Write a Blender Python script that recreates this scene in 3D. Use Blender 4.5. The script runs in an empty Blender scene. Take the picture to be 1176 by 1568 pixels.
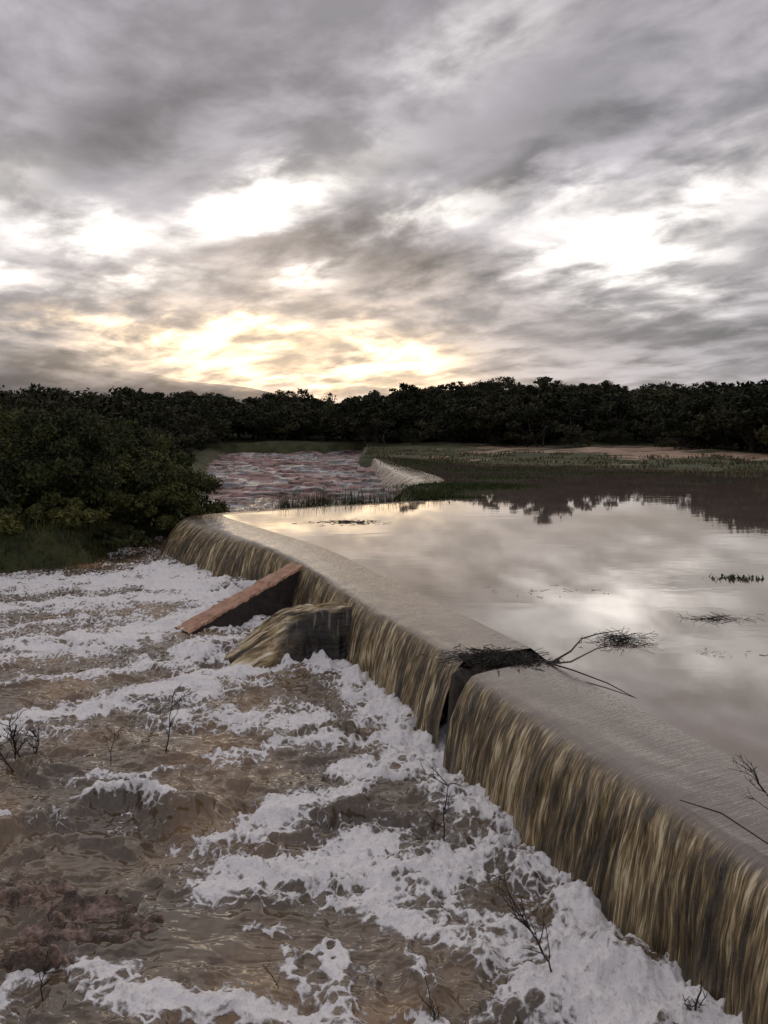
import bpy, math, numpy as np, random
from mathutils import Vector
R=np.random.RandomState(7); random.seed(7)
sc=bpy.context.scene
sc.view_settings.view_transform='Standard'
sc.view_settings.look='None'
sc.view_settings.exposure=0
col=sc.collection

# ---------------------------------------------------------------- helpers
def mk(name,V,F,mats=None,mi=None,smooth=True,uv=None,attrs=None,parent=None):
    V=np.asarray(V,dtype=np.float32); F=np.asarray(F,dtype=np.int32)
    me=bpy.data.meshes.new(name)
    n=len(V); m=len(F); k=F.shape[1]
    me.vertices.add(n); me.vertices.foreach_set('co',V.ravel())
    me.loops.add(m*k); me.loops.foreach_set('vertex_index',F.ravel())
    me.polygons.add(m); me.polygons.foreach_set('loop_start',np.arange(0,m*k,k,dtype=np.int32))
    for mt in (mats or []): me.materials.append(mt)
    if mi is not None: me.polygons.foreach_set('material_index',np.asarray(mi,dtype=np.int32))
    me.polygons.foreach_set('use_smooth',np.full(m,smooth))
    me.update(calc_edges=True)
    if uv is not None:
        l=me.uv_layers.new(name='UVMap'); l.data.foreach_set('uv',np.asarray(uv,dtype=np.float32)[F.ravel()].ravel())
    if attrs:
        for a,d in attrs.items():
            at=me.attributes.new(a,'FLOAT','POINT'); at.data.foreach_set('value',np.asarray(d,dtype=np.float32).ravel())
    ob=bpy.data.objects.new(name,me); col.objects.link(ob)
    if parent: ob.parent=parent
    return ob
def gridF(r,c):
    i=np.arange(r-1)[:,None]*c+np.arange(c-1)[None,:]
    i=i.ravel(); return np.stack([i,i+1,i+c+1,i+c],1)
_perm=np.random.RandomState(3).permutation(256); _perm=np.concatenate([_perm,_perm,_perm])
_ang=np.random.RandomState(4).rand(256)*2*np.pi
_gx=np.cos(_ang); _gy=np.sin(_ang)
def pn(x,y,s=0):
    x=np.asarray(x,dtype=np.float64)+s*17.31; y=np.asarray(y,dtype=np.float64)+s*9.77
    xi=np.floor(x).astype(int); yi=np.floor(y).astype(int); xf=x-xi; yf=y-yi
    u=xf*xf*xf*(xf*(xf*6-15)+10); v=yf*yf*yf*(yf*(yf*6-15)+10)
    def g(a,b,fx,fy):
        h=_perm[_perm[a&255]+(b&255)]; return _gx[h]*fx+_gy[h]*fy
    n00=g(xi,yi,xf,yf); n10=g(xi+1,yi,xf-1,yf); n01=g(xi,yi+1,xf,yf-1); n11=g(xi+1,yi+1,xf-1,yf-1)
    return 1.4*((n00*(1-u)+n10*u)*(1-v)+(n01*(1-u)+n11*u)*v)
def fbm(x,y,o=4,s=0,g=0.5):
    t=0;a=1;f=1;n=0
    for i in range(o):
        t=t+a*pn(x*f,y*f,s+i*3); n+=a; a*=g; f*=2.03
    return t/n*1.3
def ss(a,b,x):
    t=np.clip((x-a)/(b-a),0,1); return t*t*(3-2*t)

# ---------------------------------------------------------------- material helpers
def newmat(name):
    m=bpy.data.materials.new(name); m.use_nodes=True
    nt=m.node_tree; b=nt.nodes['Principled BSDF']; return m,nt,b
def N(nt,t,**k):
    n=nt.nodes.new(t)
    for a,v in k.items(): setattr(n,a,v)
    return n
def L(nt,a,b): nt.links.new(a,b)
def M(nt,op,a,b=None,c=None,clamp=False):
    n=nt.nodes.new('ShaderNodeMath'); n.operation=op; n.use_clamp=clamp
    for i,v in enumerate((a,b,c)):
        if v is None: continue
        if isinstance(v,(int,float)): n.inputs[i].default_value=v
        else: L(nt,v,n.inputs[i])
    return n.outputs[0]
def VM(nt,op,a,b=None):
    n=nt.nodes.new('ShaderNodeVectorMath'); n.operation=op
    for i,v in enumerate((a,b)):
        if v is None: continue
        if isinstance(v,(tuple,list)): n.inputs[i].default_value=v
        else: L(nt,v,n.inputs[i])
    return n.outputs[1] if op=='LENGTH' else n.outputs[0]
def ramp(nt,fac,stops):
    n=nt.nodes.new('ShaderNodeValToRGB'); e=n.color_ramp.elements
    while len(e)<len(stops): e.new(0.5)
    for i,(p,c) in enumerate(stops):
        e[i].position=p; e[i].color=(c if len(c)==4 else tuple(c)+(1,))
    L(nt,fac,n.inputs[0]); return n.outputs[0]
def mixc(nt,f,a,b,mode='MIX'):
    n=nt.nodes.new('ShaderNodeMix'); n.data_type='RGBA'; n.blend_type=mode
    for s,v in ((0,f),(6,a),(7,b)):
        if isinstance(v,(int,float)): n.inputs[s].default_value=v
        elif isinstance(v,(tuple,list)): n.inputs[s].default_value=tuple(v)+((1,) if len(v)==3 else ())
        else: L(nt,v,n.inputs[s])
    return n.outputs[2]
def sstep(nt,v,a,b,lo=0.0,hi=1.0):
    n=nt.nodes.new('ShaderNodeMapRange'); n.interpolation_type='SMOOTHSTEP'
    L(nt,v,n.inputs[0]); n.inputs[1].default_value=a; n.inputs[2].default_value=b; n.inputs[3].default_value=lo; n.inputs[4].default_value=hi
    return n.outputs[0]
def noise(nt,vec,scale,detail=4,rough=0.5,dist=0.0):
    n=N(nt,'ShaderNodeTexNoise'); n.inputs['Scale'].default_value=scale; n.inputs['Detail'].default_value=detail
    n.inputs['Roughness'].default_value=rough; n.inputs['Distortion'].default_value=dist
    if vec is not None: L(nt,vec,n.inputs['Vector'])
    return n
def scaled(nt,vec,s,rot=(0,0,0)):
    n=N(nt,'ShaderNodeMapping'); n.inputs['Scale'].default_value=s; n.inputs['Rotation'].default_value=rot
    L(nt,vec,n.inputs['Vector']); return n.outputs[0]
def bump(nt,h,st,dist,nrm=None):
    n=N(nt,'ShaderNodeBump'); n.inputs['Strength'].default_value=st; n.inputs['Distance'].default_value=dist
    L(nt,h,n.inputs['Height'])
    if nrm is not None: L(nt,nrm,n.inputs['Normal'])
    return n.outputs[0]
def objc(nt): return N(nt,'ShaderNodeTexCoord').outputs['Object']

# ---------------------------------------------------------------- WORLD (overcast sky, direction based)
w=bpy.data.worlds.new("World"); sc.world=w; w.use_nodes=True
nt=w.node_tree; nt.nodes.clear()
out=N(nt,'ShaderNodeOutputWorld')
SUN_EL,SUN_AZ=8.0,-8.0
sky=N(nt,'ShaderNodeTexSky'); sky.sky_type='NISHITA'; sky.sun_disc=False
sky.sun_elevation=math.radians(SUN_EL); sky.sun_rotation=math.radians(SUN_AZ)
bg1=N(nt,'ShaderNodeBackground'); bg1.inputs[1].default_value=0.08; L(nt,sky.outputs[0],bg1.inputs[0])
tc=N(nt,'ShaderNodeTexCoord'); D=tc.outputs['Generated']
sp=N(nt,'ShaderNodeSeparateXYZ'); L(nt,D,sp.inputs[0]); x,y,z=sp.outputs
za=M(nt,'ADD',M(nt,'ABSOLUTE',z),0.18)
cb=N(nt,'ShaderNodeCombineXYZ'); L(nt,M(nt,'DIVIDE',x,za),cb.inputs[0]); L(nt,M(nt,'DIVIDE',y,za),cb.inputs[1])
P=cb.outputs[0]
Ps=scaled(nt,scaled(nt,P,(1,1,1),(0,0,math.radians(46))),(0.68,1.0,1))
wn=noise(nt,Ps,1.0,3,0.55)
wc_=VM(nt,'SUBTRACT',wn.outputs['Color'],(0.5,0.5,0.5))
Pw=VM(nt,'ADD',Ps,VM(nt,'MULTIPLY',wc_,(0.35,0.35,0)))
n1=noise(nt,Pw,1.9,3,0.5); n2=noise(nt,scaled(nt,Pw,(1.3,1,1)),5.2,6,0.56)
az=M(nt,'MULTIPLY',M(nt,'ARCTAN2',x,y),57.2958); el=M(nt,'MULTIPLY',M(nt,'ARCSINE',z),57.2958)
ae=N(nt,'ShaderNodeCombineXYZ'); L(nt,az,ae.inputs[0]); L(nt,el,ae.inputs[1])
wv=VM(nt,'ADD',VM(nt,'MULTIPLY',wc_,(6,3,0)),VM(nt,'MULTIPLY',VM(nt,'SUBTRACT',n2.outputs['Color'],(0.5,0.5,0.5)),(9,6,0)))
AE=VM(nt,'ADD',ae.outputs[0],wv)
def blob(az0,el0,sx,sy,rot,a):
    m=N(nt,'ShaderNodeMapping'); m.vector_type='TEXTURE'; L(nt,AE,m.inputs['Vector'])
    m.inputs['Location'].default_value=(az0,el0,0); m.inputs['Rotation'].default_value=(0,0,math.radians(rot)); m.inputs['Scale'].default_value=(sx,sy,1)
    l=VM(nt,'LENGTH',m.outputs[0]); e=M(nt,'EXPONENT',M(nt,'MULTIPLY',M(nt,'MULTIPLY',l,l),-1.0))
    return M(nt,'MULTIPLY',e,a)
def total(lst):
    t=None
    for b in lst:
        o=blob(*b); t=o if t is None else M(nt,'ADD',t,o)
    return t
W=total([(-27.5,17,3.2,2.2,10,1.2),(-21,14.0,4.5,1.3,5,1.0),(-7.5,17.2,6.5,1.5,20,2.2),(3.6,16,4.5,1.2,15,1.0),
 (19,12.5,6.5,2.5,-8,1.8),(25,16.5,6,2.6,10,0.9),(-5.5,11,3,0.9,15,0.8),(-18.5,10.2,4,0.9,8,0.9),(-27,10.2,4,1.0,0,0.8),(8,27,6,1.6,15,0.45),(14,17,4,0.9,12,0.6)])
Yl=total([(-14,6.6,6,1.1,0,1.5),(-8,7.2,5,0.9,0,1.7),(1,5.8,4.5,1.6,-8,2.4),(-23,7.4,5,0.7,0,0.8),(-5,4.2,9,0.9,-3,1.3),(-7,7.0,17,5.0,0,0.40)])
Dk=total([(-17,21.5,10,3.0,22,1.35),(2,12.4,9,1.5,-6,1.15),(14,23,11,3.2,18,0.85),(-25,4.2,10,1.9,0,1.0),(23,7.4,9,1.8,0,0.9),(-6,14.2,7,0.8,12,0.9),(10,19,8,1.0,20,0.9)])
nsum=M(nt,'ADD',M(nt,'MULTIPLY',n1.outputs[0],0.62),M(nt,'MULTIPLY',n2.outputs[0],0.38))
g=sstep(nt,nsum,0.41,0.60)
gg=M(nt,'ADD',M(nt,'MULTIPLY',g,0.85),M(nt,'MULTIPLY_ADD',n2.outputs[0],0.8,-0.25))
base=M(nt,'MULTIPLY_ADD',gg,0.28,0.29)
base=M(nt,'MULTIPLY',base,M(nt,'SUBTRACT',1.0,M(nt,'MULTIPLY',Dk,0.43)))
br=M(nt,'MULTIPLY',W,M(nt,'MULTIPLY_ADD',gg,0.90,0.12))
yr=M(nt,'MULTIPLY',Yl,M(nt,'MULTIPLY_ADD',gg,1.0,0.10))
def colmul(v,c):
    n=N(nt,'ShaderNodeCombineXYZ')
    for i in range(3): L(nt,M(nt,'MULTIPLY',v,c[i]),n.inputs[i])
    return n.outputs[0]
cc=VM(nt,'ADD',VM(nt,'ADD',colmul(base,(0.985,0.93,0.995)),colmul(br,(1.0,0.95,0.85))),colmul(yr,(1.12,0.77,0.38)))
bg2=N(nt,'ShaderNodeBackground'); bg2.inputs[1].default_value=1.0; L(nt,cc,bg2.inputs[0])
ms=N(nt,'ShaderNodeMixShader'); ms.inputs[0].default_value=0.94; L(nt,bg1.outputs[0],ms.inputs[1]); L(nt,bg2.outputs[0],ms.inputs[2])
L(nt,ms.outputs[0],out.inputs[0])
sl=bpy.data.lights.new('sun','SUN'); sl.energy=0.6; sl.angle=math.radians(120); sl.color=(1,0.84,0.64)
so=bpy.data.objects.new('sun',sl); col.objects.link(so)
d=Vector((math.sin(math.radians(SUN_AZ))*math.cos(math.radians(SUN_EL)),math.cos(math.radians(SUN_AZ))*math.cos(math.radians(SUN_EL)),math.sin(math.radians(SUN_EL))))
so.rotation_euler=(d).to_track_quat('Z','Y').to_euler()

# ---------------------------------------------------------------- materials
m_pool,nt,b=newmat('reservoir_water_mat')
oc=objc(nt)
b.inputs['Roughness'].default_value=0.03; b.inputs['IOR'].default_value=2.0
nn=noise(nt,oc,0.35,2); L(nt,ramp(nt,nn.outputs[0],[(0.3,(0.14,0.108,0.09)),(0.7,(0.18,0.142,0.12))]),b.inputs['Base Color'])
r1=noise(nt,scaled(nt,oc,(0.8,1.6,1)),1.3,3,0.5,0.3); r2=noise(nt,oc,0.22,2)
L(nt,bump(nt,M(nt,'MULTIPLY',r1.outputs[0],sstep(nt,r2.outputs[0],0.45,0.7,0.15,1.0)),0.16,0.02),b.inputs['Normal'])

def fallmat(name,pale=0.0):
    m,nt,b=newmat(name)
    uv=N(nt,'ShaderNodeTexCoord').outputs['UV']
    a=N(nt,'ShaderNodeAttribute',attribute_name='fall').outputs['Fac']
    wv=noise(nt,scaled(nt,uv,(0.9,0.6,1)),1.0,2)
    wo=VM(nt,'MULTIPLY',VM(nt,'SUBTRACT',wv.outputs['Color'],(0.5,0.5,0.5)),(0.3,0,0))
    uw=VM(nt,'ADD',uv,wo)
    s1=noise(nt,scaled(nt,uw,(5,0.8,1)),1.0,2,0.55,0.0)
    s2=noise(nt,scaled(nt,uw,(24,1.9,1)),1.0,2,0.6,0.0)
    s3=noise(nt,scaled(nt,uw,(80,4.0,1)),1.0,3,0.68,0.0)
    st=M(nt,'ADD',M(nt,'MULTIPLY',s1.outputs[0],0.32),M(nt,'ADD',M(nt,'MULTIPLY',s2.outputs[0],0.36),M(nt,'MULTIPLY',s3.outputs[0],0.32)))
    st2=M(nt,'SUBTRACT',st,M(nt,'MULTIPLY',a,0.012*(1-pale)))
    p=pale
    streak=ramp(nt,st2,[(0.41,(0.026+p*.25,0.018+p*.2,0.009+p*.16)),(0.475,(0.115+p*.4,0.080+p*.38,0.033+p*.34)),(0.53,(0.38+p*.3,0.27+p*.32,0.115+p*.4)),(0.585,(0.95,0.82,0.55))])  # muddy brown; gold stops paint in sky light shining through the sheet
    c=mixc(nt,sstep(nt,a,0.0,0.30),(0.135,0.105,0.085),streak)
    L(nt,c,b.inputs['Base Color'])
    L(nt,M(nt,'MULTIPLY_ADD',a,0.12,0.04),b.inputs['Roughness'])
    b.inputs['IOR'].default_value=1.9
    L(nt,bump(nt,M(nt,'MULTIPLY',st,M(nt,'MULTIPLY_ADD',a,1.0,0.08)),0.9,0.14),b.inputs['Normal'])
    return m
m_fall=fallmat('falling_muddy_water'); m_fall2=fallmat('falling_pale_water',0.5)

m_riv,nt,b=newmat('turbulent_river_water')
oc=objc(nt)
fa=N(nt,'ShaderNodeAttribute',attribute_name='foam').outputs['Fac']
wn=noise(nt,oc,2.2,2); wo=VM(nt,'MULTIPLY',VM(nt,'SUBTRACT',wn.outputs['Color'],(0.5,0.5,0.5)),(0.45,0.45,0))
ocw=VM(nt,'ADD',oc,wo)
vo=N(nt,'ShaderNodeTexVoronoi'); vo.feature='DISTANCE_TO_EDGE'; vo.inputs['Scale'].default_value=7; L(nt,ocw,vo.inputs['Vector'])
web=M(nt,'SUBTRACT',1.0,M(nt,'MULTIPLY',vo.outputs[0],5.5),clamp=True)
fn=noise(nt,scaled(nt,oc,(1,1.25,1)),16,5,0.70,0.0)
fs=M(nt,'ADD',fa,M(nt,'ADD',M(nt,'MULTIPLY_ADD',fn.outputs[0],0.95,-0.475),M(nt,'MULTIPLY_ADD',web,0.34,-0.14)))
ff=sstep(nt,fs,0.46,0.76)
bn=noise(nt,oc,0.7,2,0.5)
brown=ramp(nt,bn.outputs[0],[(0.35,(0.095,0.068,0.044)),(0.5,(0.135,0.094,0.057)),(0.7,(0.25,0.155,0.075))])
bub=noise(nt,oc,38,2,0.6)
fcol=mixc(nt,sstep(nt,M(nt,'ADD',M(nt,'MULTIPLY',bub.outputs[0],0.5),M(nt,'MULTIPLY',fn.outputs[0],0.5)),0.34,0.50),(0.70,0.66,0.63),(0.97,0.96,0.97))  # shading painted into the foam: darker colour in the pits between bubbles
L(nt,mixc(nt,ff,brown,fcol),b.inputs['Base Color'])
L(nt,M(nt,'MULTIPLY_ADD',ff,0.45,0.05),b.inputs['Roughness'])
rp=noise(nt,scaled(nt,oc,(0.75,2.3,1),(0,0,0.35)),3.0,2,0.45,0.35)
hh=M(nt,'ADD',M(nt,'MULTIPLY',rp.outputs[0],0.75),M(nt,'MULTIPLY',M(nt,'ADD',fn.outputs[0],M(nt,'MULTIPLY',bub.outputs[0],0.4)),M(nt,'MULTIPLY',ff,0.24)))
L(nt,bump(nt,hh,0.75,0.12),b.inputs['Normal']); b.inputs['IOR'].default_value=1.7

m_wall,nt,b=newmat('wet_dark_concrete'); oc=objc(nt)
nn=noise(nt,oc,3,5,0.65); L(nt,ramp(nt,nn.outputs[0],[(0.3,(0.018,0.014,0.01)),(0.7,(0.07,0.055,0.04))]),b.inputs['Base Color']); b.inputs['Roughness'].default_value=0.45
L(nt,bump(nt,nn.outputs[0],1,0.06),b.inputs['Normal'])
m_but,nt,b=newmat('weathered_pink_concrete'); oc=objc(nt)
nn=noise(nt,oc,5,6,0.7); n2_=noise(nt,oc,30,3,0.6)
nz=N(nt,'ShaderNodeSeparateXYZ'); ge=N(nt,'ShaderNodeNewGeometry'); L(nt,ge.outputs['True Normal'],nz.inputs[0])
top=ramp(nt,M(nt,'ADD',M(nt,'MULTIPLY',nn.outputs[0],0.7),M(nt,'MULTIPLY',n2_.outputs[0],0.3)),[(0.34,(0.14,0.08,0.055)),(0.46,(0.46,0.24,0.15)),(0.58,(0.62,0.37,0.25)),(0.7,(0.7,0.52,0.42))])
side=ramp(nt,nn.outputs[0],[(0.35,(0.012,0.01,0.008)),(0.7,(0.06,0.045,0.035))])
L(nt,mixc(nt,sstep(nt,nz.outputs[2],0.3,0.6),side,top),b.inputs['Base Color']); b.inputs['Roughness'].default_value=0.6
L(nt,bump(nt,M(nt,'ADD',nn.outputs[0],n2_.outputs[0]),0.9,0.04),b.inputs['Normal'])
m_bed,nt,b=newmat('wet_red_riverbed_rock'); oc=objc(nt)
a=noise(nt,scaled(nt,oc,(0.5,1.1,3)),0.9,6,0.66,0.5)
base_=ramp(nt,a.outputs[0],[(0.40,(0.04,0.027,0.024)),(0.46,(0.20,0.12,0.11)),(0.56,(0.42,0.27,0.245))])
wv=noise(nt,scaled(nt,oc,(0.45,0.8,1),(0,0,0.5)),0.42,5,0.66,0.5)
gz=N(nt,'ShaderNodeSeparateXYZ'); L(nt,oc,gz.inputs[0])
wet=sstep(nt,wv.outputs[0],0.50,0.54)
wcol=ramp(nt,a.outputs[0],[(0.42,(0.11,0.10,0.105)),(0.53,(0.26,0.25,0.265)),(0.60,(0.70,0.69,0.72))])
L(nt,mixc(nt,wet,base_,wcol),b.inputs['Base Color'])
L(nt,M(nt,'MULTIPLY_ADD',wet,-0.28,0.55),b.inputs['Roughness']); b.inputs['IOR'].default_value=1.35
L(nt,bump(nt,a.outputs[0],0.9,0.28),b.inputs['Normal'])
m_rock,nt,b=newmat('wet_pink_rock'); oc=objc(nt)
a=noise(nt,scaled(nt,oc,(1,2.0,1)),2.0,6,0.68,0.3); c=noise(nt,oc,16,4,0.68)
L(nt,ramp(nt,M(nt,'ADD',M(nt,'MULTIPLY',a.outputs[0],0.6),M(nt,'MULTIPLY',c.outputs[0],0.4)),[(0.40,(0.06,0.045,0.034)),(0.47,(0.13,0.094,0.070)),(0.53,(0.27,0.175,0.135)),(0.61,(0.48,0.37,0.32))]),b.inputs['Base Color'])
L(nt,ramp(nt,a.outputs[0],[(0.4,(0.06,)*3),(0.6,(0.28,)*3)]),b.inputs['Roughness'])
L(nt,bump(nt,M(nt,'ADD',a.outputs[0],M(nt,'MULTIPLY',c.outputs[0],0.5)),0.9,0.06),b.inputs['Normal'])
m_gr,nt,b=newmat('grass_and_sand_ground'); oc=objc(nt)
a=noise(nt,oc,0.6,5,0.65); c=noise(nt,scaled(nt,oc,(0.6,1.6,1)),0.11,4,0.6,0.4)
gcol=ramp(nt,a.outputs[0],[(0.3,(0.028,0.031,0.013)),(0.5,(0.062,0.070,0.027)),(0.7,(0.125,0.115,0.055))])
sand_=ramp(nt,a.outputs[0],[(0.3,(0.22,0.145,0.10)),(0.7,(0.55,0.39,0.28))])
sa=N(nt,'ShaderNodeAttribute',attribute_name='sand').outputs['Fac']
L(nt,mixc(nt,sstep(nt,M(nt,'ADD',sa,M(nt,'MULTIPLY_ADD',c.outputs[0],2.2,-1.1)),0.38,0.48),gcol,sand_),b.inputs['Base Color']); b.inputs['Roughness'].default_value=0.9
L(nt,bump(nt,a.outputs[0],1,0.3),b.inputs['Normal'])
def leafmat(name,c0,c1,c2,sc_=1.2):
    m,nt,b=newmat(name); oc=objc(nt)
    a=noise(nt,oc,sc_,2,0.6); oi=N(nt,'ShaderNodeObjectInfo').outputs['Random']
    v=M(nt,'ADD',a.outputs[0],M(nt,'MULTIPLY_ADD',oi,0.26,-0.13))
    cl=ramp(nt,v,[(0.32,c0),(0.5,c1),(0.7,c2)])
    L(nt,cl,b.inputs['Base Color']); b.inputs['Roughness'].default_value=0.7; b.inputs['Specular IOR Level'].default_value=0.2
    return m
m_leaf=leafmat('dark_green_leaves',(0.026,0.032,0.013),(0.052,0.060,0.021),(0.115,0.115,0.036))
m_leaff=leafmat('forest_leaves',(0.016,0.019,0.010),(0.031,0.034,0.016),(0.062,0.060,0.027),0.35)
m_weed=leafmat('water_weed',(0.035,0.05,0.016),(0.065,0.095,0.026),(0.11,0.15,0.045),2)
m_dry=leafmat('dull_shore_grass',(0.05,0.05,0.022),(0.085,0.082,0.038),(0.14,0.12,0.06),.5)
m_bark,nt,b=newmat('bark'); nn=noise(nt,objc(nt),12,3); L(nt,ramp(nt,nn.outputs[0],[(0.3,(0.02,0.015,0.012)),(0.7,(0.07,0.055,0.042))]),b.inputs['Base Color']); b.inputs['Roughness'].default_value=0.85
m_twig,nt,b=newmat('wet_twig'); nn=noise(nt,objc(nt),20,2); L(nt,ramp(nt,nn.outputs[0],[(0.3,(0.010,0.008,0.006)),(0.7,(0.035,0.026,0.02))]),b.inputs['Base Color']); b.inputs['Roughness'].default_value=0.6
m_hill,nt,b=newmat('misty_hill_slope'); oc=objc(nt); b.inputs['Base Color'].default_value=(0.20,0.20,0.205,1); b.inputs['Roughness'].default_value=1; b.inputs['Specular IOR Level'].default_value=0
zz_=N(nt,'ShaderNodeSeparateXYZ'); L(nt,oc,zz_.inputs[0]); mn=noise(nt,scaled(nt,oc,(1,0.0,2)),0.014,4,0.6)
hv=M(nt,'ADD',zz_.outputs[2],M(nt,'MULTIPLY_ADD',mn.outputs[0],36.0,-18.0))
L(nt,sstep(nt,hv,20,54,0.8,0.0),b.inputs['Alpha'])  # mist painted into the material: grey slope, opacity fading out with height

# ---------------------------------------------------------------- terrain
Z0=-1.15
def leftline(y): return np.interp(y,[-20,0,18.5,20.9,22.3,25,30,45,60,116,140],[-16,-15,-14.5,-10.8,-8.4,-8.5,-7.6,-10.5,-14,-24,-40])
def shore(x): return np.interp(x,[-2,0,10,20,40,80],[78,76,62,54,49,44])+1.2*np.sin(x*0.5)+0.8*np.sin(x*1.3)
def height(x,y):
    z=np.full(np.shape(x),-2.0)
    nzv=fbm(x*0.12,y*0.12,3,5)
    d=leftline(y)-x
    zl=-1.9+1.9*ss(-0.6,1.8,d)+0.02*np.clip(d,0,100)+0.25*nzv*ss(0,3,d)
    z=np.maximum(z,np.where(d>-1,zl,-2.0))
    s=y-shore(x)
    zf=-1.4+1.45*ss(-6,1.0,s)+0.022*np.clip(s,0,60)+0.35*nzv*ss(0,12,s)
    zf=zf+9.0*ss(55,220,s)*(1+0.35*fbm(x*0.02,y*0.01,2,77))+6*ss(200,600,s)
    mk_=(x>-3)|(y>110)
    z=np.where(mk_,np.maximum(z,zf),z)
    z=np.maximum(z,-1.9+3.1*ss(3.2,-1.0,y))
    z=np.maximum(z,-1.9+1.98*np.exp(-(((x-2.0)/1.5)**4+((y-36.0)/4.8)**4)))
    return z
def axis(parts):
    o=[]
    for a,b_,s in parts: o.append(np.arange(a,b_,s))
    return np.concatenate(o)
xs=axis([(-1500,-300,60),(-300,-60,8),(-60,-20,1.5),(-20,45,0.5),(45,120,2.5),(120,300,10),(300,1501,60)])
ys=axis([(-30,18,1.5),(18,60,0.5),(60,130,1.2),(130,300,6),(300,2000,80)])
X,Y=np.meshgrid(xs,ys); Zt=height(X,Y)+0.05*fbm(X*1.3,Y*1.3,2,9)
S_=Y-shore(X)
sand=np.exp(-(((X-26)/17.0)**4))*ss(8,16,S_)*(1-ss(36,44,S_))*0.54+0.45*np.exp(-((S_-3)/1.5)**2)
mk('ground',np.stack([X,Y,Zt],-1).reshape(-1,3),gridF(len(ys),len(xs)),[m_gr],attrs={'sand':sand})

xs=np.arange(-27,4.5,0.12); ys=np.arange(31,124,0.25)
X,Y=np.meshgrid(xs,ys)
n_a=fbm(X*0.17,Y*0.15,4,21); slab=np.round((n_a+0.02*X)*4.5)/4.5*0.85+n_a*0.15
Zb=-1.40+0.35*ss(32,42,Y)+0.50*ss(42,95,Y)+0.80*slab+0.05*fbm(X*1.8,Y*1.8,3,3)
Zb=np.minimum(Zb,-0.26+0.05*fbm(X,Y,2,6))
mk('rocky_riverbed',np.stack([X,Y,Zb],-1).reshape(-1,3),gridF(len(ys),len(xs)),[m_bed])

# ---------------------------------------------------------------- weir
def resample(pts,step):
    pts=np.array(pts,float)
    seg=np.r_[0,np.cumsum(np.linalg.norm(np.diff(pts,axis=0),axis=1))]
    n=int(seg[-1]/step)+1; t=np.linspace(0,seg[-1],n)
    return np.stack([np.interp(t,seg,pts[:,i]) for i in range(pts.shape[1])],1),t
def chaikin(p,n=3):
    p=np.array(p,float)
    for _ in range(n):
        q=np.empty((2*(len(p)-1)+2,p.shape[1])); q[0]=p[0]; q[-1]=p[-1]
        q[1:-1:2]=p[:-1]*.75+p[1:]*.25; q[2:-1:2]=p[:-1]*.25+p[1:]*.75
        p=q
    return p
near=[(6.3,-4),(4.7,0),(3.72,2.5),(2.74,5.05),(2.47,5.81),(2.18,6.52),(1.74,7.66),(1.14,9.15)]
far=[(1.07,9.70),(0.55,11.0),(-0.46,13.4),(-1.3,15.5),(-2.29,17.9),(-4.3,21.2),(-6.75,25.2),(-6.3,26.3),(-2.2,29.0),(1.9,31.2)]
def sheet(name,pts,H,throw,mat,inner=1.0,step=0.03,seed=0,rough=1.0):
    p,t=resample(chaikin(pts),step)
    tg=np.gradient(p,axis=0); tg/=np.linalg.norm(tg,axis=1)[:,None]
    k=np.ones(41)/41
    tgs=np.stack([np.convolve(np.pad(tg[:,i],20,'edge'),k,'valid') for i in range(2)],1); tgs/=np.linalg.norm(tgs,axis=1)[:,None]
    nr=np.stack([-tgs[:,1],tgs[:,0]],1)
    na,nb=18,50
    ta=np.linspace(0,1,na,endpoint=False); tb=np.linspace(0,1,nb)
    cols_o=[];cols_z=[];fall=[];v=[]
    for a in ta: cols_o.append(-inner*(1-a)); cols_z.append(-0.05*a**2.0); fall.append(0); v.append(a*inner)
    for a in tb:
        o=a**0.75; cols_o.append(o); cols_z.append(-0.05-(H-0.05)*(0.12*o+0.88*o**2.3)); fall.append(min(1,a*1.3)); v.append(inner+a*1.3)
    o=np.array(cols_o);zc=np.array(cols_z);fl=np.array(fall);vv=np.array(v)
    thr=throw(t,p)
    S,Vv=np.meshgrid(t,vv,indexing='ij'); FL=np.broadcast_to(fl,S.shape)
    O=np.where(np.arange(len(o))[None,:]<na,o[None,:],o[None,:]*thr[:,None])
    wob=fbm(S*0.9,Vv*0.4,2,seed+1)*0.18
    rid=fbm((S+wob)*5.5,Vv*0.6,3,seed+5)
    rid2=fbm((S+wob)*15,Vv*1.2,3,seed+8,.6)
    O=O+rough*FL**0.8*(0.060*rid+0.050*rid2+0.10*fbm(S*0.8,Vv*.3,2,seed+3))
    Zz=np.broadcast_to(zc,S.shape)+ (0.016*fbm(S*1.3,Vv*2.6,3,seed+11))*np.clip(Vv/inner*1.5-0.2,0,1)*(1-FL)
    Zz=Zz-0.06*FL*rid*(1-FL)
    XX=p[:,0][:,None]+nr[:,0][:,None]*O; YY=p[:,1][:,None]+nr[:,1][:,None]*O
    ob=mk(name,np.stack([XX,YY,Zz],-1).reshape(-1,3),gridF(len(t),len(vv)),[mat],uv=np.stack([S,Vv],-1).reshape(-1,2),attrs={'fall':FL})
    return ob,np.stack([XX[:,0],YY[:,0]],1),p,nr
s1,in1,p1,nr1=sheet('weir_waterfall',near,1.28,lambda t,p:np.full(len(t),0.46),m_fall,seed=1)
s2,in2,p2,nr2=sheet('weir_waterfall',far,1.28,lambda t,p:0.42+0.65*ss(18,24,p[:,1]),m_fall,seed=40)
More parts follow.
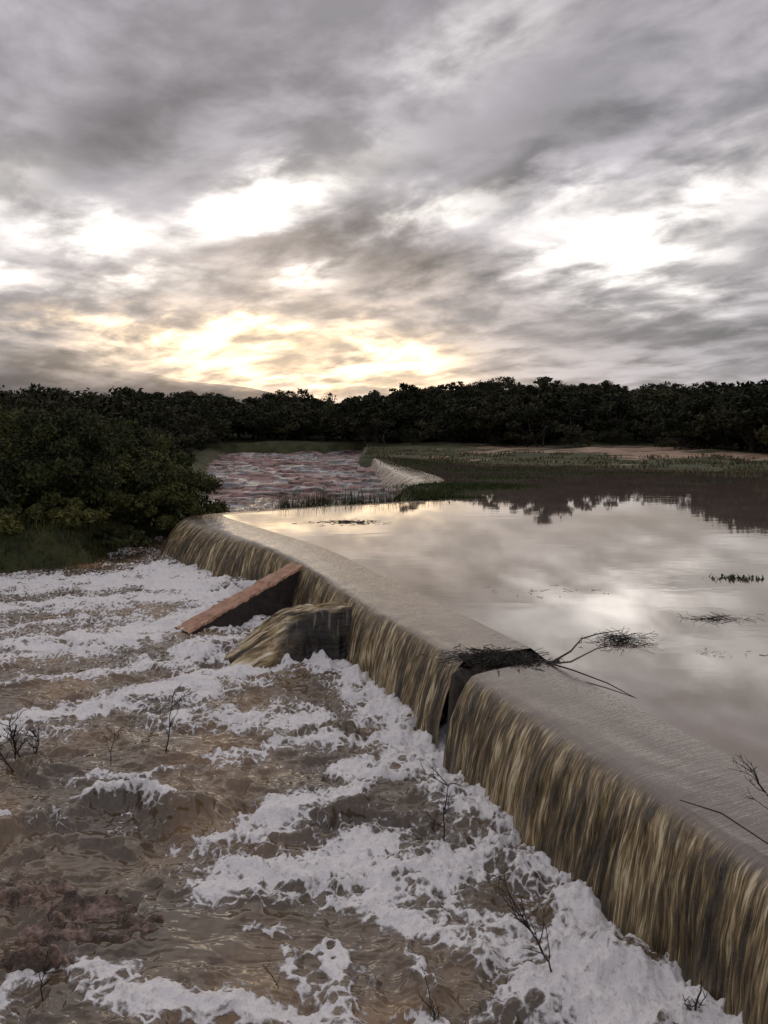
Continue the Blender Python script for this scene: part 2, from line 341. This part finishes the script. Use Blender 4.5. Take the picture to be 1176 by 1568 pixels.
def wallmesh(name,p,nr,o0,o1,zt,zb,mat):
    q=p[::6]; n=nr[::6]
    a=np.c_[q+n*o0,np.full(len(q),zb)]; b_=np.c_[q+n*o0,np.full(len(q),zt)]; c=np.c_[q+n*o1,np.full(len(q),zt)]; d_=np.c_[q+n*o1,np.full(len(q),zb)]
    V=np.stack([a,b_,c,d_,a],1).reshape(-1,3)
    F=list(gridF(len(q),5)); e=len(V)-5
    F.append([0,1,2,3]); F.append([e+3,e+2,e+1,e])
    return mk(name,V,F,[mat],smooth=False)
wallmesh('weir_wall',p1,nr1,-0.04,-1.0,-0.14,-2.2,m_wall)
wallmesh('weir_wall',p2,nr2,-0.04,-1.0,-0.14,-2.2,m_wall)
gx,gy=np.meshgrid(np.linspace(-1,1,40),np.linspace(-1,1,30))
rr_=np.maximum(np.abs(gx),np.abs(gy))
Zg=-0.16-1.6*ss(0.78,1.0,rr_+0.1*fbm(gx*3,gy*3,3,4))+0.09*fbm(gx*3,gy*3,4,8)+0.10*ss(-1,1,gx)
ang=math.radians(-22)
mk('broken_masonry',np.stack([1.42+gx*0.58*math.cos(ang)-gy*0.42*math.sin(ang),9.62+gx*0.58*math.sin(ang)+gy*0.42*math.cos(ang),Zg],-1).reshape(-1,3),gridF(30,40),[m_wall])
fw=[(2.2,40.5),(2.9,43),(1.6,52),(0.2,64),(-0.9,76)]
s3,in3,p3,nr3=sheet('distant_weir_waterfall',fw,1.15,lambda t,p:np.interp(p[:,1],[40,46,60,76],[1.9,1.8,1.2,0.6])*(1+0.3*pn(p[:,1]*.4,p[:,0]*0,4)),m_fall2,inner=0.8,step=0.08,seed=70,rough=3)
poly=[tuple(v) for v in in1[::8]]+[tuple(v) for v in in2[::8]]+[(2.3,33),(2.6,38)]+[tuple(v) for v in in3[::6]]+[(-0.5,92),(200,92),(200,-25),(9,-25)]
me=bpy.data.meshes.new('reservoir_water'); me.from_pydata([(a,b_,0.0) for a,b_ in poly],[],[list(range(len(poly)))]); me.materials.append(m_pool)
col.objects.link(bpy.data.objects.new('reservoir_water',me))

# ---------------------------------------------------------------- turbulent lower river
strokes=[
([(15.9,-2.2),(13.2,-.66),(11.05,.02),(10.1,.36),(8.95,.785),(7.64,1.22),(6.86,1.58),(6.06,1.9),(5.56,2.15),(5.0,2.3),(3,3)],.38,1.2),
([(6.76,-1.54),(6.86,-.96),(6.96,-.3),(6.57,.19),(7.28,.85),(7.4,1.39)],.36,1.3),
([(6.3,-.26),(6.06,.33),(5.98,.91),(6.14,1.48)],.24,1.15),
([(7.3,-1.7),(7.77,-1.02),(8.46,-.51),(8.95,.25),(9.0,.8)],.22,1.25),
([(10.0,-5.6),(10.3,-4.8),(11.05,-3.98),(11.9,-3.03),(12.7,-1.88),(13.2,-.79)],.52,1.3),
([(10.7,-2.8),(10.56,-2.1),(10.3,-.98),(10.4,.11)],.40,1.2),
([(9.6,-1.3),(9.5,-.57),(9.7,.1)],.25,1.1),
([(13.2,-8),(13.6,-7.07),(14,-5.8),(15.4,-4.87),(16.5,-3.76)],.75,1.25),
([(19.2,-11),(19.2,-9.95),(20,-7.7),(18.8,-4.8)],1.2,1.25),
([(17,-10),(17,-8.9),(17.6,-6),(18,-4)],.7,1.1),
([(15.6,-9),(15.2,-7.6),(16,-6)],.5,.95),
([(5.37,-2.9),(5.5,-2.3),(5.37,-1.37),(5.25,-.64),(5.1,.05),(5.0,.8)],.22,1.2),
([(5.6,1.35),(5.43,1.78),(5.1,1.5),(5.2,2.1)],.38,1.3),
([(6.3,-.9),(5.9,-.55),(5.3,-.5)],.08,1.0),
([(6.4,.0),(5.9,.12),(5.2,.2)],.09,1.0),
([(6.8,.2),(6.4,.8),(5.9,1.3),(5.5,1.2)],.13,1.0),
([(8.05,-4.3),(7.9,-3.27),(7.85,-2.6),(8.0,-2.0)],.13,1.0),
([(7.6,-3.4),(7.5,-2.7),(7.7,-2.2)],.09,.8),
([(12,-6.3),(12.3,-5),(13,-3.9)],.35,.85),
([(8.6,-3.6),(9.0,-2.6),(9.2,-1.5)],.14,.85),
([(7.2,-2.2),(7.5,-1.6),(7.9,-1.2)],.11,.9),
([(14.7,-4.4),(15.0,-3.7),(15.6,-2.9)],.35,1.2),
([(13.0,-3.3),(13.6,-3.3),(14.2,-3.0)],.35,1.3),
([(22,-6.7),(19.5,-5.1),(17.5,-3.7)],.9,1.25),
([(24,-9),(28,-9),(34,-8)],.8,.6),
]
nr_,nc_=820,920
ty=np.exp(np.linspace(np.log(2.6),np.log(42),nr_)); tu=np.linspace(-1.0,0.62,nc_)
Y=np.repeat(ty[:,None],nc_,1); X=Y*tu[None,:]
wxn=fbm(X*0.8,Y*0.8,5,50,.6); wyn=fbm(X*0.8,Y*0.8,5,60,.6)
XW=X+0.75*wxn; YW=Y+0.55*wyn
foam=np.zeros_like(X)
for pts,wd,stg in strokes:
    md=np.full(X.shape,1e9)
    for (ya,xa),(yb,xb) in zip(pts[:-1],pts[1:]):
        dx,dy=xb-xa,yb-ya; t=np.clip(((XW-xa)*dx+(YW-ya)*dy)/(dx*dx+dy*dy),0,1)
        md=np.minimum(md,(XW-xa-t*dx)**2+(YW-ya-t*dy)**2)
    md=np.sqrt(md); foam=np.maximum(foam,stg*np.exp(-(md/(wd*1.15))**1.45))
nbig=fbm(X*1.3,Y*2.2,4,83,.6)
gen=fbm(XW*0.55,YW*1.7,5,80,0.62)
ca,sa_=math.cos(0.35),math.sin(0.35); XR=XW*ca-YW*sa_; YR=XW*sa_+YW*ca
lace1=np.exp(-np.abs(fbm(XR*0.9,YR*2.4,4,86,.55))/0.070)
lace2=np.exp(-np.abs(fbm(XW*2.6+1.5*wyn,YW*4.2,3,89,.5))/0.085)
lace3=np.exp(-np.abs(fbm(XR*1.7+wxn,YR*1.9,3,92,.5))/0.055)
calm=np.exp(-(((X+0.9)/1.5)**4+((Y-5.95)/0.42)**4))
xe=np.interp(Y,[-4,0,2.5,5.05,7.66,9.15,11,13.4,17.9,25.2],[6.2,4.6,3.62,2.64,1.66,1.06,.5,-.51,-2.34,-6.75])
dist=np.clip(xe-X,0,50)
foot=ss(1.25,0.55,dist+0.50*fbm(X*1.2,Y*1.2,3,44))*(1-ss(15,22,Y))
foam=np.maximum(foam,1.1*foot)
env=(0.55+0.50*np.exp(-dist/2.5)+0.25*ss(9,14,Y))*(1-0.7*calm)
fo=foam*(0.78+0.80*nbig)+0.24*gen+env*(0.32*lace1+0.24*lace2+0.26*lace3)+0.08*ss(9,15,Y)-0.22*ss(24,32,Y)-0.05-0.14*calm*(1-np.clip(foam,0,1))
turb=0.45+0.9*np.exp(-dist/1.6)
z1=fbm(XW*0.8,YW*1.0,3,90); z2=fbm(XR*1.6,YR*3.0,2,95,0.45); rdg=1-np.abs(fbm(XR*0.9,YR*2.0,2,99)*2)
Zr=Z0+0.12*z1*turb+0.08*z2*(0.5+0.5*turb)*(1-.8*calm)+0.08*rdg*(0.4+turb*0.6)*(1-0.9*calm)
bil=np.abs(fbm(X*4,Y*4,4,33,.55))
Zr+=ss(0.3,1.0,fo)*(0.02+0.08*bil)+0.12*foot*np.abs(fbm(X*2,Y*2,3,35))
for (bx,by,rx,ry,a) in [(-3.6,7.7,.45,.16,.20),(-2.9,7.9,.4,.15,.20),(-2.2,7.8,.45,.17,.26),(-3.2,7.3,.5,.14,.14),(-4.4,8,.5,.2,.18),(1.75,5.45,.4,.28,.16),(-2.0,13.2,.9,.5,.1),(-.9,9.9,.45,.15,.18),(-4.2,19.0,1.4,1.0,.15),(-.4,8.0,.4,.15,.12),(-3.9,9.0,.5,.15,.14),(-1.6,8.6,.5,.15,.12),(-3.1,13.4,.4,.4,.18),(-3.7,14.8,.4,.4,.08),(-2.7,15.9,.5,.4,.12)]:
    Zr+=a*np.exp(-(((XW-bx)/rx)**2+((YW-by)/ry)**2))
mk('river_water',np.stack([X,Y,Zr],-1).reshape(-1,3),gridF(nr_,nc_),[m_riv],attrs={'foam':fo})

# ---------------------------------------------------------------- buttress
a=np.array([-1.95,16.75]); e=np.array([-4.05,14.75]); dr=(e-a)/np.linalg.norm(e-a); pr=np.array([-dr[1],dr[0]])
nu=60; V=[]
prof=[(-.28,-1),(-.28,-.6),(-.28,-.25),(-.28,-.03),(-.25,0),(-.08,0.0),(.08,0.0),(.25,0),(.28,-.03),(.28,-.25),(.28,-.6),(.28,-1)]
for i in range(nu):
    t=i/(nu-1); c=a+(e-a)*t; zt=-0.08-0.95*t
    for (o,f) in prof:
        zz=zt+f*1.3 if f>-.1 else zt+(f)*(zt+2.2)
        q=c+pr*o; V.append((q[0],q[1],zz))
V=np.array(V); V[:,0]+=0.05*fbm(V[:,1]*4,V[:,2]*4,4,5,.6); V[:,2]+=0.04*fbm(V[:,0]*5,V[:,1]*5,4,6,.6)
F=list(gridF(nu,len(prof))); b0=(nu-1)*len(prof)
for j in range(5): F.append([b0+j,b0+j+1,b0+10-j,b0+11-j])
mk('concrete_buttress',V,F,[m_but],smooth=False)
# ---------------------------------------------------------------- broken buttress with water sheet
m_spur,nt,b=newmat('spillway_water'); oc=objc(nt)
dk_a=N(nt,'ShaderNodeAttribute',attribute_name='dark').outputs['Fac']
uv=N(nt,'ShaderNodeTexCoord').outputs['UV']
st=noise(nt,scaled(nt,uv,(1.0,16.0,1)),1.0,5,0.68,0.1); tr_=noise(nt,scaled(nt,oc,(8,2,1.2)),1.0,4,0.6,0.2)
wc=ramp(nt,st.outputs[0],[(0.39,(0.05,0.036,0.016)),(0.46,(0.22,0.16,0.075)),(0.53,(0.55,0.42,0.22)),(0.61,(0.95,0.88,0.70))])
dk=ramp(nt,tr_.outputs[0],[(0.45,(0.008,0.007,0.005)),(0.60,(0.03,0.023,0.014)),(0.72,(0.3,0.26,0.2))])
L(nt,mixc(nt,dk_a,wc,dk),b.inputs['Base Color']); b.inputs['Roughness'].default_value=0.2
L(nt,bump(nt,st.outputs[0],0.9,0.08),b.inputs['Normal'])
nu,nv=150,150; U,Vv=np.meshgrid(np.linspace(0,1,nu),np.linspace(0,1,nv),indexing='ij')
cxp=-0.05-1.65*np.clip(U/0.5,0,1)-1.35*np.clip((U-0.5)/0.5,0,1)
topz=-0.22-0.08*np.clip(U/0.5,0,1)-1.1*np.clip((U-0.42)/0.58,0,1)**1.5
front=12.85-0.35*U; back=14.1
YY=front+(back-front)*Vv
sag=ss(0,0.30,Vv)*(1-0.5*ss(0.8,1.0,Vv))
edge=np.sqrt(np.clip(sag,0,1))
side=np.clip(1-Vv/0.2,0,1)
Zs=-1.35+(topz+1.35)*edge+0.09*fbm(U*4,Vv*7,3,4)*edge+0.04*fbm(U*3,Vv*22,3,14)*edge
YY=YY-0.55*side*ss(0.35,0.9,U)+0.12*fbm(U*7,Vv*3,3,12)
XX=cxp+0.25*fbm(U*3,Vv*9,3,15)*U-0.15*side*U
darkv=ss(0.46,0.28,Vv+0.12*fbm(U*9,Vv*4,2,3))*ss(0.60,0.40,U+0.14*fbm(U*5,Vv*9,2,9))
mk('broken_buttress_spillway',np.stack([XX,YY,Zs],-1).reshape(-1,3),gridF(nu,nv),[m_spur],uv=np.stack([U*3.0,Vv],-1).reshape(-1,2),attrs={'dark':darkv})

def rock(name,cx,cy,rx,ry,h,seed):
    n=130; u=np.linspace(-1,1,n); U,Vv=np.meshgrid(u,u); r=np.sqrt(U**2+Vv**2)+0.45*fbm(U*2.3+seed,Vv*2.3,4,seed,.6)
    X=cx+U*rx; Y=cy+Vv*ry
    f=fbm(X*1.6,Y*3.2,5,seed+4,.6); Z=Z0-0.22+h*(1-ss(0.0,1.0,r))+0.16*np.round(f*4)/4+0.07*f
    Z=np.where(r>1,Z-0.2,Z)
    mk(name,np.stack([X,Y,Z],-1).reshape(-1,3),gridF(n,n),[m_rock])
rock('rock_slab',-2.35,6.2,1.4,.55,.33,3); rock('rock_slab',-3.3,6.5,1.1,.6,.33,9); rock('rock_slab',-2.9,5.7,.8,.3,.32,14)

# ---------------------------------------------------------------- vegetation
def tube(pts,rad,k=5):
    pts=np.array(pts,float); n=len(pts); tg=np.gradient(pts,axis=0); tg/=np.linalg.norm(tg,axis=1)[:,None]+1e-9
    ref=np.where(np.abs(tg[:,2:3])>0.9,np.array([[1.,0,0]]),np.array([[0,0,1.]]))
    a=np.cross(tg,ref); a/=np.linalg.norm(a,axis=1)[:,None]+1e-9; b_=np.cross(tg,a)
    th=np.arange(k)*2*np.pi/k
    V=pts[:,None,:]+np.array(rad)[:,None,None]*(np.cos(th)[None,:,None]*a[:,None,:]+np.sin(th)[None,:,None]*b_[:,None,:])
    F=[]
    for i in range(n-1):
        for j in range(k): F.append([i*k+j,i*k+(j+1)%k,(i+1)*k+(j+1)%k,(i+1)*k+j])
    return V.reshape(-1,3),np.array(F)
def leaves(C,Rd,per,size,rng,flat=0.7):
    n=len(C)*per; c=np.repeat(C,per,0); r=np.repeat(Rd,per)
    d=rng.normal(size=(n,3)); d/=np.linalg.norm(d,axis=1)[:,None]
    rr=r*rng.uniform(0.25,1.0,n)**0.6*(1+0.15*rng.normal(size=n))
    p=c+d*rr[:,None]*np.array([1,1,flat])
    nn=rng.normal(size=(n,3))+d*0.6; nn/=np.linalg.norm(nn,axis=1)[:,None]
    t=np.cross(nn,rng.normal(size=(n,3))); t/=np.linalg.norm(t,axis=1)[:,None]; b_=np.cross(nn,t)
    s=size*rng.uniform(0.6,1.4,n)[:,None]
    V=np.stack([p-t*s,p-b_*s*0.45,p+t*s,p+b_*s*0.45],1).reshape(-1,3)
    return V,np.arange(n*4).reshape(-1,4)
def tree_mesh(name,h,r,nclump,per,lsize,seed,lm,stems=3,low=0.25,flat=0.7):
    rng=np.random.RandomState(seed)
    C=[];Rd=[]
    for i in range(nclump):
        th=rng.rand()*2*np.pi; q=np.sqrt(rng.rand())*r; zz=low*h+(h*(1-low))*(0.15+0.85*rng.rand())*np.sqrt(max(0.05,1-(q/r)**2*0.8))
        C.append((q*np.cos(th),q*np.sin(th),zz*0.92)); Rd.append(r*rng.uniform(0.13,0.30))
    C=np.array(C);Rd=np.array(Rd)
    Vs=[];Fs=[];mi=[];off=0
    def add(V,F,m):
        nonlocal off
        Vs.append(V);Fs.append(F+off);mi.append(np.full(len(F),m));off+=len(V)
    st=[]
    for s in range(stems):
        th=rng.rand()*6.28; top=np.array([np.cos(th)*r*0.35,np.sin(th)*r*0.35,h*0.55]); b0=np.array([np.cos(th)*0.08*r,np.sin(th)*0.08*r,-0.3])
        pts=[b0+(top-b0)*t+np.array([rng.normal()*.04*r,rng.normal()*.04*r,0]) for t in np.linspace(0,1,7)]
        V,F=tube(pts,np.linspace(0.035*h/ (1+0.25*stems),0.008*h,7),6); add(V,F,0); st.append(pts)
    for i in range(nclump):
        pts=st[rng.randint(stems)]; s=pts[rng.randint(2,7)]; e=C[i]
        mid=(s+e)/2+np.array([0,0,-0.05*h])+rng.normal(size=3)*.05*r
        V,F=tube([s,(s+mid)/2,mid,(mid+e)/2,e],np.linspace(0.009*h,0.003*h,5),4); add(V,F,0)
    V,F=leaves(C,Rd,per,lsize,rng,flat); add(V,F,1)
    return mk(name,np.concatenate(Vs),np.concatenate(Fs),[m_bark,lm],mi=np.concatenate(mi),smooth=False)
def hz(x,y): return float(height(np.array([x]),np.array([y]))[0])
for i,(x_,y_,h_,r_,nc,per,stems,low) in enumerate([(-11.6,25.5,4.0,2.3,75,300,3,0.1),(-8.4,28.3,3.0,2.1,65,300,4,0.08),(-12.4,33,4.2,2.4,60,220,3,0.15),
    (-13.3,23.2,2.3,1.8,50,280,4,0.03),(-14.9,29,4.3,2.6,70,240,3,0.1),(-9.6,26.0,2.3,1.5,40,280,4,0.05),(-10.2,31,3.0,2.0,50,220,3,0.1),(-12.0,21.9,1.1,1.2,26,240,5,0.02),(-10.3,23.6,1.1,1.1,24,240,5,0.02),(-8.6,24.0,.8,.8,16,200,4,0.02)]):
    o=tree_mesh('riverside_tree',h_,r_,nc,per,0.085,100+i,m_leaf,stems,low); o.location=(x_,y_,max(-0.9,hz(x_,y_)-0.1))
fe=bpy.data.objects.new('distant_forest',None); col.objects.link(fe)
protos=[]
for i in range(6):
    o=tree_mesh('forest_tree',6.5,[3.2,3.8,4.6,3.0,4.9,3.6][i],[26,30,34,24,40,28][i],75,0.25,300+i,m_leaff,2,[0.15,0.2,0.1,0.25,0.5,0.15][i],0.6)
    protos.append(o.data); bpy.data.objects.remove(o)
rng=np.random.RandomState(11); cnt=0
def put(x_,y_,s):
    o=bpy.data.objects.new('tree_%d'%cnt,protos[rng.randint(6)]); col.objects.link(o); o.parent=fe
    o.location=(x_,y_,hz(x_,y_)-0.2); o.rotation_euler=(0,0,rng.rand()*6.28); o.scale=(s*rng.uniform(.95,1.25),s*rng.uniform(.95,1.25),s*rng.uniform(.85,1.08))
yy=36.0
while yy<260:
    sp_=3.9 if yy<130 else 7.5
    xx=-(0.62*yy+14)
    while xx<0.62*yy+14:
        x_=xx+rng.uniform(-1.5,1.5); y_=yy+rng.uniform(-1.5,1.5)
        ok=False
        d_=leftline(y_)-x_; s_=y_-shore(np.array([x_]))[0]
        if y_<116 and d_>4 and x_<0: ok=True
        elif y_>=116 and x_<-2: ok=True
        elif s_>np.interp(x_,[-3,10,30,36,60],[26,34,40,20,16])+5*math.sin(x_*0.3) and x_>-3: ok=True
        if ok:
            k=1+0.38*float(pn(np.array([x_*.05]),np.array([y_*.05]),8)[0])+(0.32 if rng.rand()<0.05 else 0)
            lf=1.0
            if x_<0 and y_<55: lf=0.68
            elif x_<0 and y_<75: lf=0.76
            elif x_<-0.2*y_ : lf=1.05
            put(x_,y_,rng.uniform(0.68,1.08)*lf*1.04*k); cnt+=1
        xx+=sp_*rng.uniform(0.8,1.25)
    yy+=sp_*0.95
for (x_,y_,s_) in [(14,92,.35),(17,88,.3),(22,84,.4),(24,86,.3),(31,78,.5),(33,80,.45),(35,76,.55),(37,72,.6),(39,70,.65),(9,98,.4),(4,100,.4),(28,90,.35),(-2,112,.6),(2,108,.5),(40,74,.8)]:
    put(x_,y_,s_); cnt+=1
xs=np.arange(-900,60,6.0); ys=np.arange(380,545,8.0); X,Y=np.meshgrid(xs,ys)
prof=np.interp(X,[-900,-500,-300,-235,-150,-60,60],[70,66,60,56,42,26,5])
Zh=prof*np.exp(-((Y-540)/110.0)**2)*(1+0.10*fbm(X*.012,Y*.0,4,3))-2
mk('misty_hill',np.stack([X,Y,Zh],-1).reshape(-1,3),gridF(len(ys),len(xs)),[m_hill])

def blades(name,pos,hgt,wid,mat,seed,lean=0.35):
    rng=np.random.RandomState(seed); n=len(pos); pos=np.array(pos)
    th=rng.rand(n)*6.28; h_=hgt*rng.uniform(.3,1.2,n); dx=np.cos(th);dy=np.sin(th); ln=lean*h_*rng.rand(n)
    w_=wid*rng.uniform(.6,1.3,n); px,py=-dy*w_,dx*w_
    a=pos+np.stack([px,py,0*h_],1); b_=pos-np.stack([px,py,0*h_],1)
    t=pos+np.stack([dx*ln,dy*ln,h_],1); c=t-np.stack([px,py,0*h_],1)*.15; d_=t+np.stack([px,py,0*h_],1)*.15
    V=np.stack([a,b_,c,d_],1).reshape(-1,3)
    return mk(name,V,np.arange(n*4).reshape(-1,4),[mat],smooth=False)
rng=np.random.RandomState(21)
p=[]
for (cx,cy,rx,ry,n) in [(4.0,37.5,2.4,2.2,3600),(5.6,38,1.9,1.2,1600),(2.2,34.5,1.3,3.0,2500),(6.8,44,3,1.5,700),(12,47,5,.5,300),(18,41,3,.2,100),(2.9,31.6,1.6,.35,500),(16,48.5,8,.4,500),(28,44,8,.3,400),(8,52,7,2.5,1500),(3,62,3,6,1500)]:
    q=rng.normal(size=(n,2))*.5; p+= [(cx+a*rx,cy+b_*ry,0.0) for a,b_ in q]
blades('floating_grass_mat',p,0.13,0.025,m_weed,1,0.9)
p=[]
for i in range(14000):
    x_=rng.uniform(-2,60); y_=shore(np.array([x_]))[0]+rng.uniform(-5,16)
    if pn(np.array([x_*.25]),np.array([y_*.4]),3)[0]>0.0: p.append((x_,y_,max(0,hz(x_,y_))))
blades('shore_grass',p,0.24,0.06,m_dry,2,0.8)
p=[]
for i in range(46):
    t=rng.rand(); cx=-4.0+6.3*t; cy=28.4+3.3*t; n=rng.randint(15,60); s_=rng.uniform(.12,.35)
    for k in range(n): p.append((cx+rng.normal()*s_,cy+0.9+rng.normal()*s_,-0.45))
blades('weir_edge_grass',p,0.85,0.014,m_leaf,3,0.6)
p=[]
for i in range(36000):
    x_=rng.uniform(-17,-6.5); y_=rng.uniform(18.5,31); z_=hz(x_,y_)
    if -1.3<z_: p.append((x_,y_,z_-.03))
blades('bank_grass',p,0.26,0.02,m_leaf,4,0.8)

def sapling(name,x_,y_,z_,h,seed,n=9,r0=0.008,leanx=0.0):
    rng=np.random.RandomState(seed); Vs=[];Fs=[];off=0
    def add(pts,rad):
        nonlocal off
        V,F=tube(pts,rad,5); Vs.append(V);Fs.append(F+off);off+=len(V)
    def br(s,d,l,r,lev):
        pts=[s]; dd=d.copy()
        for i in range(6):
            dd=dd+rng.normal(size=3)*.16+np.array([0,0,.05]); dd/=np.linalg.norm(dd); pts.append(pts[-1]+dd*l/6)
        add(pts,np.linspace(r,r*.4,7))
        if lev>0:
            for i in range(n if lev==2 else 4):
                q=pts[rng.randint(2,7)]; e=dd+rng.normal(size=3)*.75; e[2]=abs(e[2])*.8+.1; e/=np.linalg.norm(e)
                br(q,e,l*rng.uniform(.25,.5),r*.6,lev-1)
    br(np.array([0,0,0.]),np.array([leanx,rng.normal()*.1,1.]),h,r0,2)
    o=mk(name,np.concatenate(Vs),np.concatenate(Fs),[m_twig]); o.location=(x_,y_,z_); return o
sapling('bare_sapling',0.60,7.2,-1.15,0.80,1,7,.009)
sapling('bare_sapling',1.26,5.6,-1.2,0.66,2,11,.009)
sapling('bare_sapling',-2.8,9.4,-1.2,0.75,3,6,.010,0.1)
sapling('bare_sapling',-3.4,9.2,-1.2,0.5,31,5,.007,0.1)
sapling('bare_sapling',2.15,5.1,-1.15,0.48,4,3,.010,-0.2)
sapling('bare_sapling',0.36,5.05,-1.2,0.28,5,8,.007)
sapling('bare_sapling',-2.45,5.3,-1.15,0.25,6,9,.006)
sapling('bare_sapling',-0.75,5.45,-1.2,0.35,16,3,.004)
for i,(a,b_) in enumerate([(-4.55,9.3),(-4.75,9.0),(-4.35,9.15),(-4.95,9.4),(-4.6,9.15),(-4.85,9.2),(-4.45,8.95)]): sapling('drift_brush',a,b_,-1.2,.48,40+i,12,.010,random.uniform(-1.3,1.3))
sapling('bare_sapling',2.98,5.5,-.05,0.5,7,8,.007,-0.1)
sapling('bare_sapling',-0.05,74,-.1,2.6,8,3,.05)
def twigpile(name,cx,cy,cz,rx,ry,rz,n,l,r,seed,tilt=0.25):
    rng=np.random.RandomState(seed);Vs=[];Fs=[];off=0
    for i in range(n):
        c=np.array([cx+rng.normal()*rx*.5,cy+rng.normal()*ry*.5,cz+abs(rng.normal())*rz*.5]); th=rng.rand()*6.28
        d_=np.array([np.cos(th),np.sin(th),rng.normal()*tilt]); ll=l*rng.uniform(.3,1)
        pts=[c+d_*ll*(t-.5)+rng.normal(size=3)*.02*np.array([1,1,.4]) for t in np.linspace(0,1,5)]
        V,F=tube(pts,np.linspace(r,r*.4,5)*rng.uniform(.5,1.2),4); Vs.append(V);Fs.append(F+off);off+=len(V)
    return mk(name,np.concatenate(Vs),np.concatenate(Fs),[m_twig])
twigpile('driftwood_debris',1.45,9.72,-.04,.60,.28,.07,480,.32,.006,1,.15)
twigpile('driftwood_debris',1.90,9.45,-.03,.3,.2,.05,160,.3,.006,2,.12)
twigpile('floating_twigs',3.35,10.4,0.0,.40,.22,.08,170,.35,.004,3)
twigpile('floating_twigs',5.2,11.6,0.0,.5,.15,.04,60,.4,.004,4)
twigpile('floating_twigs',-1.2,23.5,0.0,1.2,.5,.03,100,.5,.007,5,.05)
twigpile('floating_twigs',4.5,9.8,0.0,.7,.15,.01,14,.25,.003,6,.03)
twigpile('floating_twigs',3.0,13.5,0.0,1.2,.5,.01,16,.25,.004,7,.03)
V,F=tube([(2.1,9.4,.0),(2.45,9.7,.07),(2.7,10.1,.12),(3.0,10.4,.10),(3.4,10.6,.1)],[.014,.012,.010,.008,.004],6); mk('driftwood_branch',V,F,[m_twig])
V,F=tube([(2.05,9.5,.0),(2.3,9.0,.05),(2.6,8.6,.03),(2.85,8.1,-.01)],[.012,.009,.007,.003],6); mk('driftwood_branch',V,F,[m_twig])
V,F=tube([(2.4,6.0,-.02),(2.6,5.7,.03),(2.75,5.3,.02),(3.0,5.1,.0)],[.004,.006,.005,.003],6); mk('driftwood_branch',V,F,[m_twig])
p=[(7.0+rng.normal()*.22,14.7+rng.normal()*.12,0) for i in range(120)]
blades('floating_plant',p,0.07,0.02,m_weed,5,1.2)

cd=bpy.data.cameras.new('camera'); cd.lens=26; cd.sensor_width=36; cd.shift_y=-129/1568; cd.clip_end=5000
co=bpy.data.objects.new('camera',cd); col.objects.link(co); co.location=(0,0,3); co.rotation_euler=(math.radians(90),0,0)
sc.camera=co
